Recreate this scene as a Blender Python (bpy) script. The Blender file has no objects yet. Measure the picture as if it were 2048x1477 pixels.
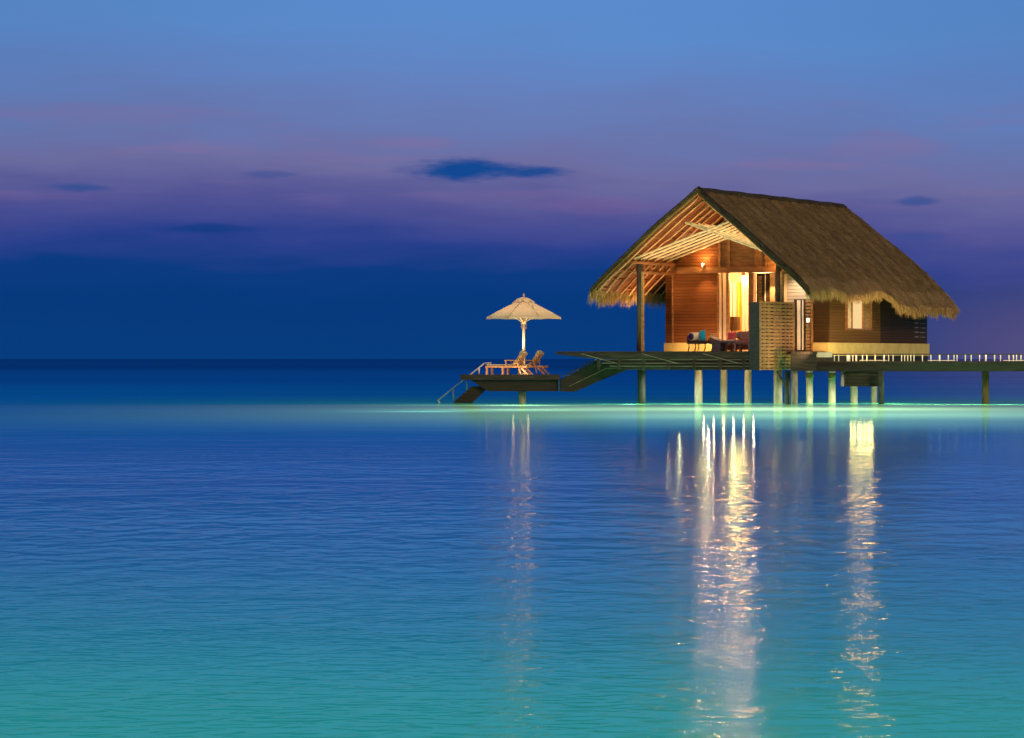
import bpy, math, random
from mathutils import Vector, Matrix
random.seed(7)
R = math.radians
# ------------------------------------------------------------------ camera
scn = bpy.context.scene
cam_d = bpy.data.cameras.new('camera'); cam = bpy.data.objects.new('camera', cam_d)
scn.collection.objects.link(cam); scn.camera = cam
cam.location = (0, 0, 1.8); cam.rotation_euler = (R(90), 0, 0)
cam_d.sensor_width = 36; cam_d.lens = 36*7500/2048; cam_d.shift_y = -0.010
cam_d.clip_start = 0.5; cam_d.clip_end = 60000
# ------------------------------------------------------------------ view
scn.view_settings.view_transform = 'Standard'; scn.view_settings.look = 'None'
scn.view_settings.exposure = 0; scn.view_settings.gamma = 1
scn.cycles.use_denoising = True
scn.cycles.sample_clamp_indirect = 6; scn.cycles.use_adaptive_sampling = False
scn.cycles.max_bounces = 6
# ------------------------------------------------------------------ node helper
class NT:
    def __init__(s, nt): s.nt = nt; nt.nodes.clear()
    def n(s, typ, **kw):
        nd = s.nt.nodes.new(typ)
        for k, v in kw.items():
            if k == 'ins':
                for a, b in v.items():
                    if isinstance(b, bpy.types.NodeSocket): s.nt.links.new(b, nd.inputs[a])
                    else: nd.inputs[a].default_value = b
            else: setattr(nd, k, v)
        return nd
    def m(s, op, a, b=0.0, c=None, clamp=False):
        ins = {0: a, 1: b}
        if c is not None: ins[2] = c
        nd = s.n('ShaderNodeMath', operation=op, ins=ins); nd.use_clamp = clamp
        return nd.outputs[0]
    def ramp(s, fac, stops, interp='LINEAR'):
        nd = s.n('ShaderNodeValToRGB', ins={0: fac}); cr = nd.color_ramp; cr.interpolation = interp
        while len(cr.elements) < len(stops): cr.elements.new(0.5)
        for e, (p, c) in zip(cr.elements, stops): e.position = p; e.color = (*c, 1) if len(c) == 3 else c
        return nd.outputs[0]
    def mix(s, fac, a, b, blend='MIX'):
        nd = s.n('ShaderNodeMix', data_type='RGBA', blend_type=blend)
        for i, v in ((0, fac), (6, a), (7, b)):
            if isinstance(v, bpy.types.NodeSocket): s.nt.links.new(v, nd.inputs[i])
            else: nd.inputs[i].default_value = v if i == 0 else (*v, 1)
        return nd.outputs[2]
    def smooth(s, x, lo, hi):
        nd = s.n('ShaderNodeMapRange', interpolation_type='SMOOTHSTEP', ins={0: x, 1: lo, 2: hi, 3: 0.0, 4: 1.0})
        return nd.outputs[0]
# ------------------------------------------------------------------ world: dusk sky opposite the sunset
world = bpy.data.worlds.new('World'); scn.world = world; world.use_nodes = True
W = NT(world.node_tree)
tc = W.n('ShaderNodeTexCoord').outputs['Generated']
sep = W.n('ShaderNodeSeparateXYZ', ins={0: tc}); dx, dy, dz = sep.outputs
def wnoise(sx, sz, det=3, seed=0.0, rough=0.5):
    mp = W.n('ShaderNodeMapping', ins={0: tc, 1: (seed, seed*0.7, 0), 3: (sx, sx*.3, sz)})
    return W.n('ShaderNodeTexNoise', ins={'Vector': mp.outputs[0], 'Scale': 1.0, 'Detail': det, 'Roughness': rough}).outputs[0]
n1 = W.m('SUBTRACT', wnoise(14, 75, 4, 3.1), 0.5)
n2 = W.m('SUBTRACT', wnoise(45, 260, 4, 9.0), 0.5)
el = W.m('MULTIPLY', dz, 57.3)
right = W.smooth(dx, 0.0, 0.15)
left = W.smooth(W.m('MULTIPLY', dx, -1), 0.02, 0.14)
eff = W.m('ADD', el, W.m('MULTIPLY', n1, 1.1))
eff = W.m('ADD', eff, W.m('MULTIPLY', n2, 0.28))
eff = W.m('ADD', eff, W.m('MULTIPLY', right, 0.42))
eff = W.m('SUBTRACT', eff, W.m('MULTIPLY', left, 0.10))
fac = W.m('DIVIDE', eff, 8.0, clamp=True)
D = 8.0
sky = W.ramp(fac, [(0.0, (.002, .046, .208)), (.9/D, (.002, .041, .205)), (1.38/D, (.004, .044, .222)),
    (1.72/D, (.024, .052, .268)), (2.4/D, (.084, .088, .298)), (3.0/D, (.150, .150, .350)), (3.6/D, (.135, .190, .440)),
    (4.2/D, (.128, .222, .520)), (5.1/D, (.110, .265, .620)), (7.0/D, (.095, .270, .640))])
# pink streaks in the belt of light
pk = W.m('MULTIPLY', W.smooth(wnoise(22, 190, 3, 17.0), 0.52, 0.72), W.m('MULTIPLY', W.smooth(el, 2.0, 2.9), W.m('SUBTRACT', 1.0, W.smooth(el, 3.4, 4.3))))
sky = W.mix(W.m('MULTIPLY', pk, 0.35), sky, (.25, .150, .330))
# dusky violet near the horizon on the right
vm = W.m('MULTIPLY', W.smooth(dx, 0.07, 0.15), W.m('SUBTRACT', 1.0, W.smooth(el, 0.1, 2.0)))
sky = W.mix(W.m('MULTIPLY', vm, 0.85), sky, (.105, .082, .215))
# small dark clouds
warp = W.m('SUBTRACT', wnoise(90, 420, 4, 5.0, .6), 0.5)
def cloud(col, cx, cz, rx, rz, k, skew=0.0, cc=(.006, .066, .285)):
    ax = W.m('DIVIDE', W.m('SUBTRACT', dx, cx), rx)
    az = W.m('DIVIDE', W.m('SUBTRACT', W.m('SUBTRACT', dz, cz), W.m('MULTIPLY', ax, skew)), rz)
    az = W.m('MULTIPLY', az, W.m('ADD', 1.0, W.m('MULTIPLY', W.m('ABSOLUTE', ax), 0.5)))
    d = W.m('SQRT', W.m('ADD', W.m('MULTIPLY', ax, ax), W.m('MULTIPLY', az, az)))
    d = W.m('ADD', d, W.m('MULTIPLY', warp, 1.3))
    f = W.m('MULTIPLY', W.m('SUBTRACT', 1.0, W.smooth(d, 0.25, 1.15)), k)
    f = W.m('MULTIPLY', f, W.m('GREATER_THAN', dy, 0.0))
    return W.mix(f, col, cc)
PINK = (.235, .150, .330)
sky = cloud(sky, -.110, .0650, .050, .0036, .28, 0, PINK)
sky = cloud(sky, .097, .0565, .022, .0050, .30, 0, PINK)
sky = cloud(sky, .022, .0408, .026, .0028, .40, 0, (.18, .105, .30))
sky = cloud(sky, -.028, .0575, .020, .0022, .35, 0, PINK)
sky = cloud(sky, -.0135, .0502, .0205, .0037, 1.0)
sky = cloud(sky, .0055, .0497, .0120, .0022, .9)
sky = cloud(sky, -.1145, .0453, .0095, .0018, .6)
sky = cloud(sky, -.0800, .0345, .0150, .0017, .75, 0, (.004, .045, .225))
sky = cloud(sky, -.0650, .0490, .0080, .0014, .35)
sky = cloud(sky, .1075, .0417, .0070, .0018, .55)
sky = cloud(sky, .107, .0325, .010, .002, .3)
# higher up: open dusk sky; behind the camera the afterglow of the sunset
vig = W.m('MULTIPLY', W.m('MULTIPLY', W.smooth(W.m('ABSOLUTE', dx), .02, .16), W.smooth(el, 2.0, 4.5)), .16)
sky = W.mix(vig, sky, (.02, .07, .20))
sky = W.mix(W.m('MULTIPLY', W.smooth(el, 3.5, 5.5), .05), sky, (.02, .07, .20))
up = W.smooth(dz, 0.12, 0.8)
sky = W.mix(up, sky, (.055, .150, .400))
glow = W.m('MULTIPLY', W.smooth(W.m('MULTIPLY', dy, -1), 0.1, 0.95), W.m('SUBTRACT', 1.0, W.smooth(dz, 0.1, 0.6)))
sky = W.mix(glow, sky, (.80, .42, .22))
nish = W.n('ShaderNodeTexSky'); nish.sky_type = 'NISHITA'; nish.sun_disc = False
nish.sun_elevation = R(1.0); nish.sun_rotation = R(180-20)
bgA = W.n('ShaderNodeBackground', ins={0: sky, 1: 1.0})
bgB = W.n('ShaderNodeBackground', ins={0: nish.outputs[0], 1: 0.05})
hi = W.m('MULTIPLY', up, 1.0)
mx = W.n('ShaderNodeMixShader', ins={0: W.m('MULTIPLY', hi, .5), 1: bgA.outputs[0], 2: bgB.outputs[0]})
W.n('ShaderNodeOutputWorld', ins={0: mx.outputs[0]})
# ------------------------------------------------------------------ sun: soft afterglow from behind the camera
sd = bpy.data.lights.new('sun', 'SUN'); so = bpy.data.objects.new('sun', sd); scn.collection.objects.link(so)
sd.energy = 1.5; sd.angle = R(18); sd.color = (1.0, .74, .38)
so.rotation_euler = Vector((-0.55, 1.0, -0.42)).to_track_quat('-Z', 'Y').to_euler()

# ------------------------------------------------------------------ materials
def mat(name, build, rough=.7, spec=.3):
    m = bpy.data.materials.new(name); m.use_nodes = True
    N = NT(m.node_tree)
    b = N.n('ShaderNodeBsdfPrincipled', ins={'Roughness': rough, 'Specular IOR Level': spec})
    N.n('ShaderNodeOutputMaterial', ins={0: b.outputs[0]})
    build(N, b); return m
def lk(N, s, b, i): N.nt.links.new(s, b.inputs[i])
def obj_noise(N, scale, det=3, vec=(1, 1, 1), rough=.55):
    t = N.n('ShaderNodeTexCoord').outputs['Object']
    mp = N.n('ShaderNodeMapping', ins={0: t, 3: vec})
    return N.n('ShaderNodeTexNoise', ins={'Vector': mp.outputs[0], 'Scale': scale, 'Detail': det, 'Roughness': rough}).outputs[0]
def planks(c1, c2, pitch=.12, axis=2, rough=.65, spec=.12, grain=(1.2, 1.2, 30)):
    def f(N, b):
        t = N.n('ShaderNodeTexCoord').outputs['Object']
        s = N.n('ShaderNodeSeparateXYZ', ins={0: t}).outputs[axis]
        q = N.m('DIVIDE', s, pitch); fr = N.m('FRACT', q); fl = N.m('FLOOR', q)
        groove = N.smooth(N.m('ABSOLUTE', N.m('SUBTRACT', fr, .5)), .36, .49)
        wn = N.n('ShaderNodeTexWhiteNoise', noise_dimensions='1D', ins={'W': fl}).outputs[0]
        g = obj_noise(N, 2.0, 4, grain)
        v = N.m('ADD', N.m('MULTIPLY', wn, .45), N.m('MULTIPLY', g, .75), clamp=True)
        col = N.mix(v, c1, c2)
        col = N.mix(N.m('MULTIPLY', groove, .5), col, tuple(x*.18 for x in c1))
        lk(N, col, b, 'Base Color')
        h = N.m('SUBTRACT', N.m('MULTIPLY', g, .15), groove)
        bp = N.n('ShaderNodeBump', ins={'Strength': .8, 'Distance': .02, 'Height': h})
        lk(N, bp.outputs[0], b, 'Normal')
    return lambda name: mat(name, f, rough, spec)
def mottled(name, c1, c2, scale=3, vec=(1, 1, 1), rough=.6, spec=.3, bump=.3, det=4):
    def f(N, b):
        g = obj_noise(N, scale, det, vec)
        lk(N, N.mix(N.smooth(g, .3, .72), c1, c2), b, 'Base Color')
        bp = N.n('ShaderNodeBump', ins={'Strength': bump, 'Distance': .02, 'Height': g}); lk(N, bp.outputs[0], b, 'Normal')
    return mat(name, f, rough, spec)
def glow(name, col, strength):
    m = bpy.data.materials.new(name); m.use_nodes = True; N = NT(m.node_tree)
    e = N.n('ShaderNodeEmission', ins={0: (*col, 1), 1: strength}); N.n('ShaderNodeOutputMaterial', ins={0: e.outputs[0]}); return m
M = {}
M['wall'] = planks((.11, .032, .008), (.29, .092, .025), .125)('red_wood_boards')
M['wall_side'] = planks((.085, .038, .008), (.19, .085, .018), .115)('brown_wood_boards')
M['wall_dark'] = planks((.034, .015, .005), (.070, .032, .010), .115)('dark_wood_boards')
M['wall_pale'] = planks((.42, .33, .24), (.58, .46, .34), .14)('pale_wood_boards')
M['deck_dark'] = planks((.035, .026, .020), (.075, .055, .040), .14, 0)('weathered_deck_boards')
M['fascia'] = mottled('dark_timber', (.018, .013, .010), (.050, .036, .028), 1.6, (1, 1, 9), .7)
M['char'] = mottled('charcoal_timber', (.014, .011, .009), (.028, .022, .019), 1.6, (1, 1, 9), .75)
M['fascia_lit'] = mottled('pale_lit_timber', (.11, .09, .072), (.26, .22, .18), 1.2, (1, 1, 6), .7)  # paler copy of the dark timber, stands in for lamplit rail edges
M['timber'] = mottled('red_brown_timber', (.20, .075, .025), (.36, .15, .055), 1.8, (1, 1, 5), .55)
M['post'] = mottled('dark_round_post', (.045, .032, .030), (.10, .075, .065), 1.5, (4, 4, 1), .6)
M['slat'] = mottled('pale_pole_wood', (.70, .50, .28), (.86, .66, .42), 3, (2, 2, 2), .6)
M['rafter'] = mottled('rafter_pole_wood', (.40, .20, .08), (.62, .36, .17), 4, (2, 2, 2), .6, bump=.8)
M['soffit'] = planks((.10, .024, .007), (.19, .054, .016), .16, 1, .6)('red_soffit_boards')
M['plinth'] = mottled('ochre_render', (.54, .36, .12), (.66, .46, .17), 2.5, (1, 1, 1), .85, bump=.2)
M['concrete'] = mottled('pile_concrete', (.24, .22, .19), (.42, .38, .32), 2.2, (3, 3, 1), .85, bump=.4)
M['concrete_pale'] = mottled('pale_pile_concrete', (.55, .46, .34), (.72, .62, .47), 2.2, (3, 3, 1), .85, bump=.4)
M['concrete_dark'] = mottled('dark_pile_concrete', (.035, .042, .038), (.085, .095, .085), 2.2, (3, 3, 1), .85, bump=.4)  # darker, slightly greenish pile tone
M['concrete_brown'] = mottled('brown_pile_timber', (.12, .085, .035), (.20, .14, .06), 2.2, (3, 3, 1), .85)
M['teak'] = mottled('teak', (.26, .12, .05), (.44, .22, .095), 4, (1, 6, 6), .5)
M['cushion'] = mottled('beige_cushion', (.33, .28, .20), (.42, .36, .27), 20, (1, 1, 1), .9)
M['canvas'] = mottled('beige_canvas', (.74, .53, .33), (.80, .59, .38), 5, (1, 1, 1), .9, bump=.15)
M['metal'] = mottled('brushed_metal', (.45, .45, .47), (.6, .6, .62), 8, (1, 1, 1), .35, .6)
M['lattice'] = mottled('lattice_wood', (.24, .125, .045), (.42, .235, .095), 3, (1, 1, 8), .6)
M['screen_dark'] = mottled('slate_panel', (.020, .022, .028), (.038, .040, .048), 4, (1, 1, 6), .7)
M['whitepost'] = mottled('cream_painted_wood', (.72, .60, .48), (.82, .70, .56), 3)
M['curtain'] = mottled('cream_curtain', (.70, .58, .40), (.80, .68, .50), 2, (14, 14, .4), .9, bump=.6)
M['yellow'] = mottled('amber_curtain', (.80, .42, .03), (.88, .55, .06), 2, (14, 14, .4), .9, bump=.6)
M['white'] = mottled('white_cloth', (.72, .66, .56), (.80, .74, .64), 6)
M['shade_cloth'] = mottled('taupe_lamp_shade', (.17, .14, .075), (.25, .205, .11), 2, (20, 20, .6), .9)
M['room'] = mottled('warm_plaster', (.66, .42, .22), (.74, .50, .28), 1.5, rough=.9)
M['darkwood'] = mottled('espresso_wood', (.022, .010, .010), (.045, .022, .018), 4, (1, 6, 6), .4, .5)
M['grey_stone'] = mottled('grey_stone_top', (.17, .14, .13), (.25, .21, .19), 6)
M['purple'] = mottled('purple_fabric', (.040, .008, .075), (.060, .014, .11), 12)
M['blue'] = mottled('turquoise_fabric', (.00, .36, .62), (.01, .44, .72), 10)
M['pink'] = mottled('pink_fabric', (.60, .10, .15), (.72, .16, .22), 10)
M['sage'] = mottled('sage_fabric', (.38, .35, .22), (.48, .44, .29), 10)
M['orange'] = mottled('orange_towel', (.55, .26, .10), (.68, .36, .16), 10)
M['salmon'] = mottled('salmon_rattan', (.50, .22, .14), (.70, .36, .24), 12)
M['dark'] = mottled('black_paint', (.010, .008, .008), (.018, .014, .012), 4)
M['bulb'] = glow('lit_bulb', (1, .78, .48), 60)
M['window_lit'] = glow('lit_blind', (.95, .66, .30), 1.0)
M['lens'] = glow('lamp_lens', (.85, 1, .72), 20)
def cloth_glow(name, col, var=.94):
    m = bpy.data.materials.new(name); m.use_nodes = True; N = NT(m.node_tree)
    g = obj_noise(N, 2, 3, (14, 14, .4)); c = N.mix(g, tuple(x*var for x in col), col)
    a = N.n('ShaderNodeBsdfDiffuse', ins={0: c}); b = N.n('ShaderNodeBsdfTranslucent', ins={0: c})
    x = N.n('ShaderNodeMixShader', ins={0: .5, 1: a.outputs[0], 2: b.outputs[0]}); N.n('ShaderNodeOutputMaterial', ins={0: x.outputs[0]}); return m
M['sheer'] = cloth_glow('sheer_white_cloth', (.88, .80, .66))
M['sheer_cream'] = cloth_glow('sheer_cream_cloth', (.88, .74, .52))
M['sheer_amber'] = cloth_glow('sheer_amber_cloth', (.90, .50, .05))
M['canvas'] = cloth_glow('beige_canvas', (.86, .65, .45), 1.0)
def thatch_mat(name, c1, c2, c3):
    def f(N, b):
        geo = N.n('ShaderNodeNewGeometry')
        r = geo.outputs['Random Per Island']
        g = obj_noise(N, 1.1, 5, (1, 1, 1), .65)
        g2 = obj_noise(N, 9, 4, (2.2, 1, 1), .7)
        v = N.m('ADD', N.m('MULTIPLY', r, .62), N.m('ADD', N.m('MULTIPLY', g, .40), N.m('MULTIPLY', g2, .28)))
        lk(N, N.ramp(v, [(.25, c1), (.62, c2), (1.0, c3)]), b, 'Base Color')
        bp = N.n('ShaderNodeBump', ins={'Strength': 1.0, 'Distance': .06, 'Height': g2}); lk(N, bp.outputs[0], b, 'Normal')
    return mat(name, f, .95, .1)
M['thatch'] = thatch_mat('weathered_thatch', (.026, .015, .005), (.150, .086, .026), (.42, .27, .105))
M['thatch_dark'] = thatch_mat('dark_thatch', (.016, .012, .009), (.05, .038, .024), (.12, .09, .05))
M['fringe'] = thatch_mat('straw_fringe', (.22, .120, .036), (.46, .28, .105), (.66, .45, .21))

# water ------------------------------------------------------------
def water_material():
    m = bpy.data.materials.new('lagoon_water'); m.use_nodes = True; N = NT(m.node_tree)
    P = N.n('ShaderNodeNewGeometry').outputs['Position']
    s = N.n('ShaderNodeSeparateXYZ', ins={0: P}); px, py, pz = s.outputs
    # the lagoon floor: pale sand shelf by the shore, deeper channel, sand round the piles with the lamp glow put into its colour, open sea beyond
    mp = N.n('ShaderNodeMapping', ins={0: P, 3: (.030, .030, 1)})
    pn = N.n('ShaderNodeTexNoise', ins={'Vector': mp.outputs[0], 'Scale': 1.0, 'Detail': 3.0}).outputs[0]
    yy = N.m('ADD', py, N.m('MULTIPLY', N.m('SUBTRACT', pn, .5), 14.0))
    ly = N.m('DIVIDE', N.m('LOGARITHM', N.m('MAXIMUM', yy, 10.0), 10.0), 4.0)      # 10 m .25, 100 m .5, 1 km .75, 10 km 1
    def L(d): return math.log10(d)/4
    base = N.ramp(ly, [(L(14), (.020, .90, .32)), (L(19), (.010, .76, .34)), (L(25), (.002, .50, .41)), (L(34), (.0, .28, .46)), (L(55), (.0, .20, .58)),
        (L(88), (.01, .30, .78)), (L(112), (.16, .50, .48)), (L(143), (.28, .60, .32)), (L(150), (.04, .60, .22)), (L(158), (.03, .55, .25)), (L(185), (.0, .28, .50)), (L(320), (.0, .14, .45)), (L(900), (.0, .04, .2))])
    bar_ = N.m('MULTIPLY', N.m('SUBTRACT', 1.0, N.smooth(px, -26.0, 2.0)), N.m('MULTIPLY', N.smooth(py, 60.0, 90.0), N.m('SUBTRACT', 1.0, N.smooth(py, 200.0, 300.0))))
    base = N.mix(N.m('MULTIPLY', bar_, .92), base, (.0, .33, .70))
    def wave(sx, sy, det, seed, rough=.5, dist=0.0):
        q = N.n('ShaderNodeMapping', ins={0: P, 1: (seed, seed, 0), 3: (sx, sy, 1)})
        return N.n('ShaderNodeTexNoise', ins={'Vector': q.outputs[0], 'Scale': 1.0, 'Detail': det, 'Roughness': rough, 'Distortion': dist}).outputs[0]
    # the breeze dies away towards the villa: ripples get lower with distance
    lr = N.m('DIVIDE', N.m('LOGARITHM', N.m('MAXIMUM', py, 10.0), 10.0), 4.0)
    def amp(*st): return N.ramp(lr, [(L(d), (v, v, v)) for d, v in st])
    near_w = amp((15, 1), (24, .85), (36, .25), (48, 0))
    mid_w = amp((15, .25), (26, .6), (40, 1), (60, .75), (75, .30), (95, 0))
    far_w = amp((30, .3), (60, .65), (85, .38), (130, .18), (180, .12), (400, .05))
    h = N.m('MULTIPLY', N.m('MULTIPLY', wave(3.6, 4.4, 1.0, 3.0, .4, 1.1), near_w), .030)
    h = N.m('ADD', h, N.m('MULTIPLY', N.m('MULTIPLY', wave(2.2, 1.15, 1.0, 23.0, .4, .8), mid_w), .055))
    calm = N.n('ShaderNodeMapRange', ins={0: wave(.05, .11, 3.0, 77.0, .6, .5), 1: .38, 2: .60, 3: .45, 4: 1.1}).outputs[0]
    h = N.m('MULTIPLY', h, calm)
    h = N.m('ADD', h, N.m('MULTIPLY', N.m('MULTIPLY', wave(.55, .42, 1.0, 41.0, .4, .4), far_w), .070))
    bp = N.n('ShaderNodeBump', ins={'Strength': 1.0, 'Distance': 1.0, 'Height': h})
    rough = N.m('MULTIPLY', N.ramp(lr, [(L(15), (.18, .18, .18)), (L(40), (.20, .20, .20)), (L(62), (.25, .25, .25)), (L(85), (.35, .35, .35)), (L(115), (.45, .45, .45)), (L(160), (.40, .40, .40)), (L(400), (.2, .2, .2))]), .20)
    dif = N.n('ShaderNodeAddShader', ins={0: N.n('ShaderNodeBsdfDiffuse', ins={0: base}).outputs[0], 1: N.n('ShaderNodeBsdfTranslucent', ins={0: base}).outputs[0]})
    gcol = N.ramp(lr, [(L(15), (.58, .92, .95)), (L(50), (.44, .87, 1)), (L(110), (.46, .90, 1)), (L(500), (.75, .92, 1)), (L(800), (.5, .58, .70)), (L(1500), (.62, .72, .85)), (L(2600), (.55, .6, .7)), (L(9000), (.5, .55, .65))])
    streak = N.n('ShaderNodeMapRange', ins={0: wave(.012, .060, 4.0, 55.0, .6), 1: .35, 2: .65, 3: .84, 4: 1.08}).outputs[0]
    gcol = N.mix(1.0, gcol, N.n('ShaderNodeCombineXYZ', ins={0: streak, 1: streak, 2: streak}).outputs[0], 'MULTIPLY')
    h2 = N.m('MULTIPLY', h, .15)
    bp2 = N.n('ShaderNodeBump', ins={'Strength': 1.0, 'Distance': 1.0, 'Height': h2})
    soft = N.ramp(lr, [(L(d), (v, v, v)) for d, v in ((15, .20), (35, .18), (60, .145), (90, .105), (120, .085), (165, .075), (400, .045))])
    glA = N.n('ShaderNodeBsdfGlossy', distribution='BECKMANN', ins={0: gcol, 'Roughness': soft, 'Normal': bp2.outputs[0]})
    glB = N.n('ShaderNodeBsdfGlossy', distribution='BECKMANN', ins={0: (.95, .95, .95, 1), 'Roughness': rough, 'Normal': bp.outputs[0]})
    gl = N.n('ShaderNodeMixShader', ins={0: amp((15, .55), (38, .50), (60, .34), (85, .25)), 1: glA.outputs[0], 2: glB.outputs[0]})
    fr = N.n('ShaderNodeFresnel', ins={0: 1.33}).outputs[0]
    fr = N.m('MULTIPLY', N.m('POWER', fr, 1.15), .80)
    mx = N.n('ShaderNodeMixShader', ins={0: fr, 1: dif.outputs[0], 2: gl.outputs[0]})
    N.n('ShaderNodeOutputMaterial', ins={0: mx.outputs[0]})
    return m
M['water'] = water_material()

# ------------------------------------------------------------------ mesh helpers
C = scn.collection
def tag(o, label=None, cat=None, group=None, kind=None):
    if label: o['label'] = label
    if cat: o['category'] = cat
    if group: o['group'] = group
    if kind: o['kind'] = kind
    return o
class MB:
    def __init__(s): s.v = []; s.f = []
    def poly(s, pts, d):      # extruded polygon: pts list of 3D, d offset vector
        n = len(pts); k = len(s.v); d = Vector(d)
        s.v += [tuple(p) for p in pts] + [tuple(Vector(p)+d) for p in pts]
        s.f.append(tuple(range(k, k+n))); s.f.append(tuple(range(k+2*n-1, k+n-1, -1)))
        for i in range(n): j = (i+1) % n; s.f.append((k+j, k+i, k+n+i, k+n+j))
        return s
    def box(s, a, b):
        x0, y0, z0 = a; x1, y1, z1 = b
        return s.poly([(x0, y0, z0), (x1, y0, z0), (x1, y0, z1), (x0, y0, z1)], (0, y1-y0, 0))
    def bar(s, a, b, w, h, up=(0, 0, 1)):
        a, b = Vector(a), Vector(b); d = (b-a).normalized(); sd = d.cross(Vector(up))
        if sd.length < 1e-4: sd = Vector((1, 0, 0))
        sd.normalize(); u = sd.cross(d).normalized()
        c = [a+sd*x*w/2+u*y*h/2 for x, y in ((-1, -1), (1, -1), (1, 1), (-1, 1))]
        return s.poly(c, b-a)
    def tube(s, pts, rad, n=10, cap=True):
        pts = [Vector(p) for p in pts]; k = len(s.v)
        if not hasattr(rad, '__len__'): rad = [rad]*len(pts)
        for i, p in enumerate(pts):
            d = (pts[min(i+1, len(pts)-1)]-pts[max(i-1, 0)]).normalized()
            a = d.cross(Vector((0, 0, 1))); a = a.normalized() if a.length > 1e-3 else Vector((1, 0, 0))
            b = d.cross(a).normalized()
            for j in range(n):
                t = 2*math.pi*j/n; s.v.append(tuple(p+(a*math.cos(t)+b*math.sin(t))*rad[i]))
        for i in range(len(pts)-1):
            for j in range(n):
                q = (j+1) % n; s.f.append((k+i*n+j, k+i*n+q, k+(i+1)*n+q, k+(i+1)*n+j))
        if cap:
            s.f.append(tuple(range(k+n-1, k-1, -1))); s.f.append(tuple(range(k+(len(pts)-1)*n, k+len(pts)*n)))
        return s
    def blade(s, p, d, w, tip=.25):
        k = len(s.v); p = Vector(p); d = Vector(d); w = Vector(w)
        s.v += [tuple(p-w), tuple(p+w), tuple(p+d+w*tip), tuple(p+d-w*tip)]; s.f.append((k, k+1, k+2, k+3)); return s
    def grid(s, fn, nu, nv):
        k = len(s.v)
        for i in range(nu+1):
            for j in range(nv+1): s.v.append(tuple(fn(i/nu, j/nv)))
        for i in range(nu):
            for j in range(nv):
                a = k+i*(nv+1)+j; s.f.append((a, a+1, a+nv+2, a+nv+1))
        return s
    def build(s, name, m, parent=None, smooth=False, bevel=0):
        me = bpy.data.meshes.new(name); me.from_pydata(s.v, [], s.f); me.update()
        me.materials.append(m)
        if smooth: me.polygons.foreach_set('use_smooth', [True]*len(me.polygons))
        o = bpy.data.objects.new(name, me); C.objects.link(o)
        if parent is not None: o.parent = parent
        if bevel:
            b = o.modifiers.new('bevel', 'BEVEL'); b.width = bevel; b.segments = 2; b.limit_method = 'ANGLE'
        return o
A = R(24); CA, SA = math.cos(A), math.sin(A)
def VW(u, v, z=0): return (5.22+CA*u+SA*v, 150-SA*u+CA*v, z)     # villa plan -> world
def empty(name, loc=(0, 0, 0), rz=0):
    o = bpy.data.objects.new(name, None); C.objects.link(o); o.location = loc; o.rotation_euler = (0, 0, rz); o.empty_display_size = .2
    return o
def vthing(name, label, cat, group=None, u=0, v=0, z=0, rz=0):
    return tag(empty(name, VW(u, v, z), -A+rz), label, cat, group)
def wthing(name, label, cat, group=None, loc=(0, 0, 0), rz=0):
    return tag(empty(name, loc, rz), label, cat, group)
def lamp(name, loc, power, col, radius=.04, spot=None, aim=None, blend=.6):
    l = bpy.data.lights.new(name, 'SPOT' if spot else 'POINT'); l.energy = power; l.color = col; l.shadow_soft_size = radius
    o = bpy.data.objects.new(name, l); C.objects.link(o); o.location = loc
    if spot:
        l.spot_size = R(spot); l.spot_blend = blend
        o.rotation_euler = (Vector(aim)-Vector(loc)).to_track_quat('-Z', 'Y').to_euler()
    return o

# ------------------------------------------------------------------ water
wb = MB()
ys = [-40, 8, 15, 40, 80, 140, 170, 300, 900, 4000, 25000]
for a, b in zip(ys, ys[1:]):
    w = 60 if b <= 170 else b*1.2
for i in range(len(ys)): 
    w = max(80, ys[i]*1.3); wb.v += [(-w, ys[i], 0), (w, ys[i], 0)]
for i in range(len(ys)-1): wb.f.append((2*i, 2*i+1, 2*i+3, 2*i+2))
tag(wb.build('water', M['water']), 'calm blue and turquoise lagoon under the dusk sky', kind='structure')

# ------------------------------------------------------------------ villa
villa = vthing('overwater_villa', 'thatched wooden villa on stilts, lit up warm inside, ochre plinth', 'villa')
U0, U1, V0, V1 = -.35, 6.2, 4.2, 18.0      # house footprint
RU, RZ, RH, RWD = 2.73, 8.56, 3.76, 4.60   # roof: ridge u, ridge z, drop, half width
VF, VR, VB = -.8, 16.7, 17.95
def sstep(x, a, b):
    t = max(0, min(1, (x-a)/(b-a))); return t*t*(3-2*t)
def roof(side, s, t, off=0.0):
    """outer surface of a slope, s: 0 ridge..1 eave, t: 0 gable..1 rear"""
    v = (VF+(VR-VF)*t)*(1-s)+(VF+(VB-VF)*t)*s
    u = RU+side*RWD*s
    z = RZ-RH*s-(.05 if side > 0 else -.04)*math.sin(math.pi*s)-.22*s**8
    if side > 0:
        k = sstep(v, 8.9, 10.3)
        z -= .50*k*s**5; u += .14*k*s**5
        z += .10*math.sin(v*1.1)*s**4*(1-k)
    z += .03*math.sin(v*2.3+s*9)*min(1, s*4)+.025*math.sin(v*5.1+s*4+side)
    return Vector((u, v, z-off))
def hip(s, t, off=0.0):
    a = roof(-1, s, 1); b = roof(1, s, 1); p = a.lerp(b, t); p.y += .25*math.sin(math.pi*t)*s; p.z += 0
    return p-Vector((0, 0, off))
TH = .21
rf = MB()
rf.grid(lambda s, t: roof(1, s, t), 26, 60); rf.grid(lambda s, t: roof(-1, s, 1-t), 20, 44); rf.grid(lambda s, t: hip(s, 1-t), 16, 16)
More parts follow.
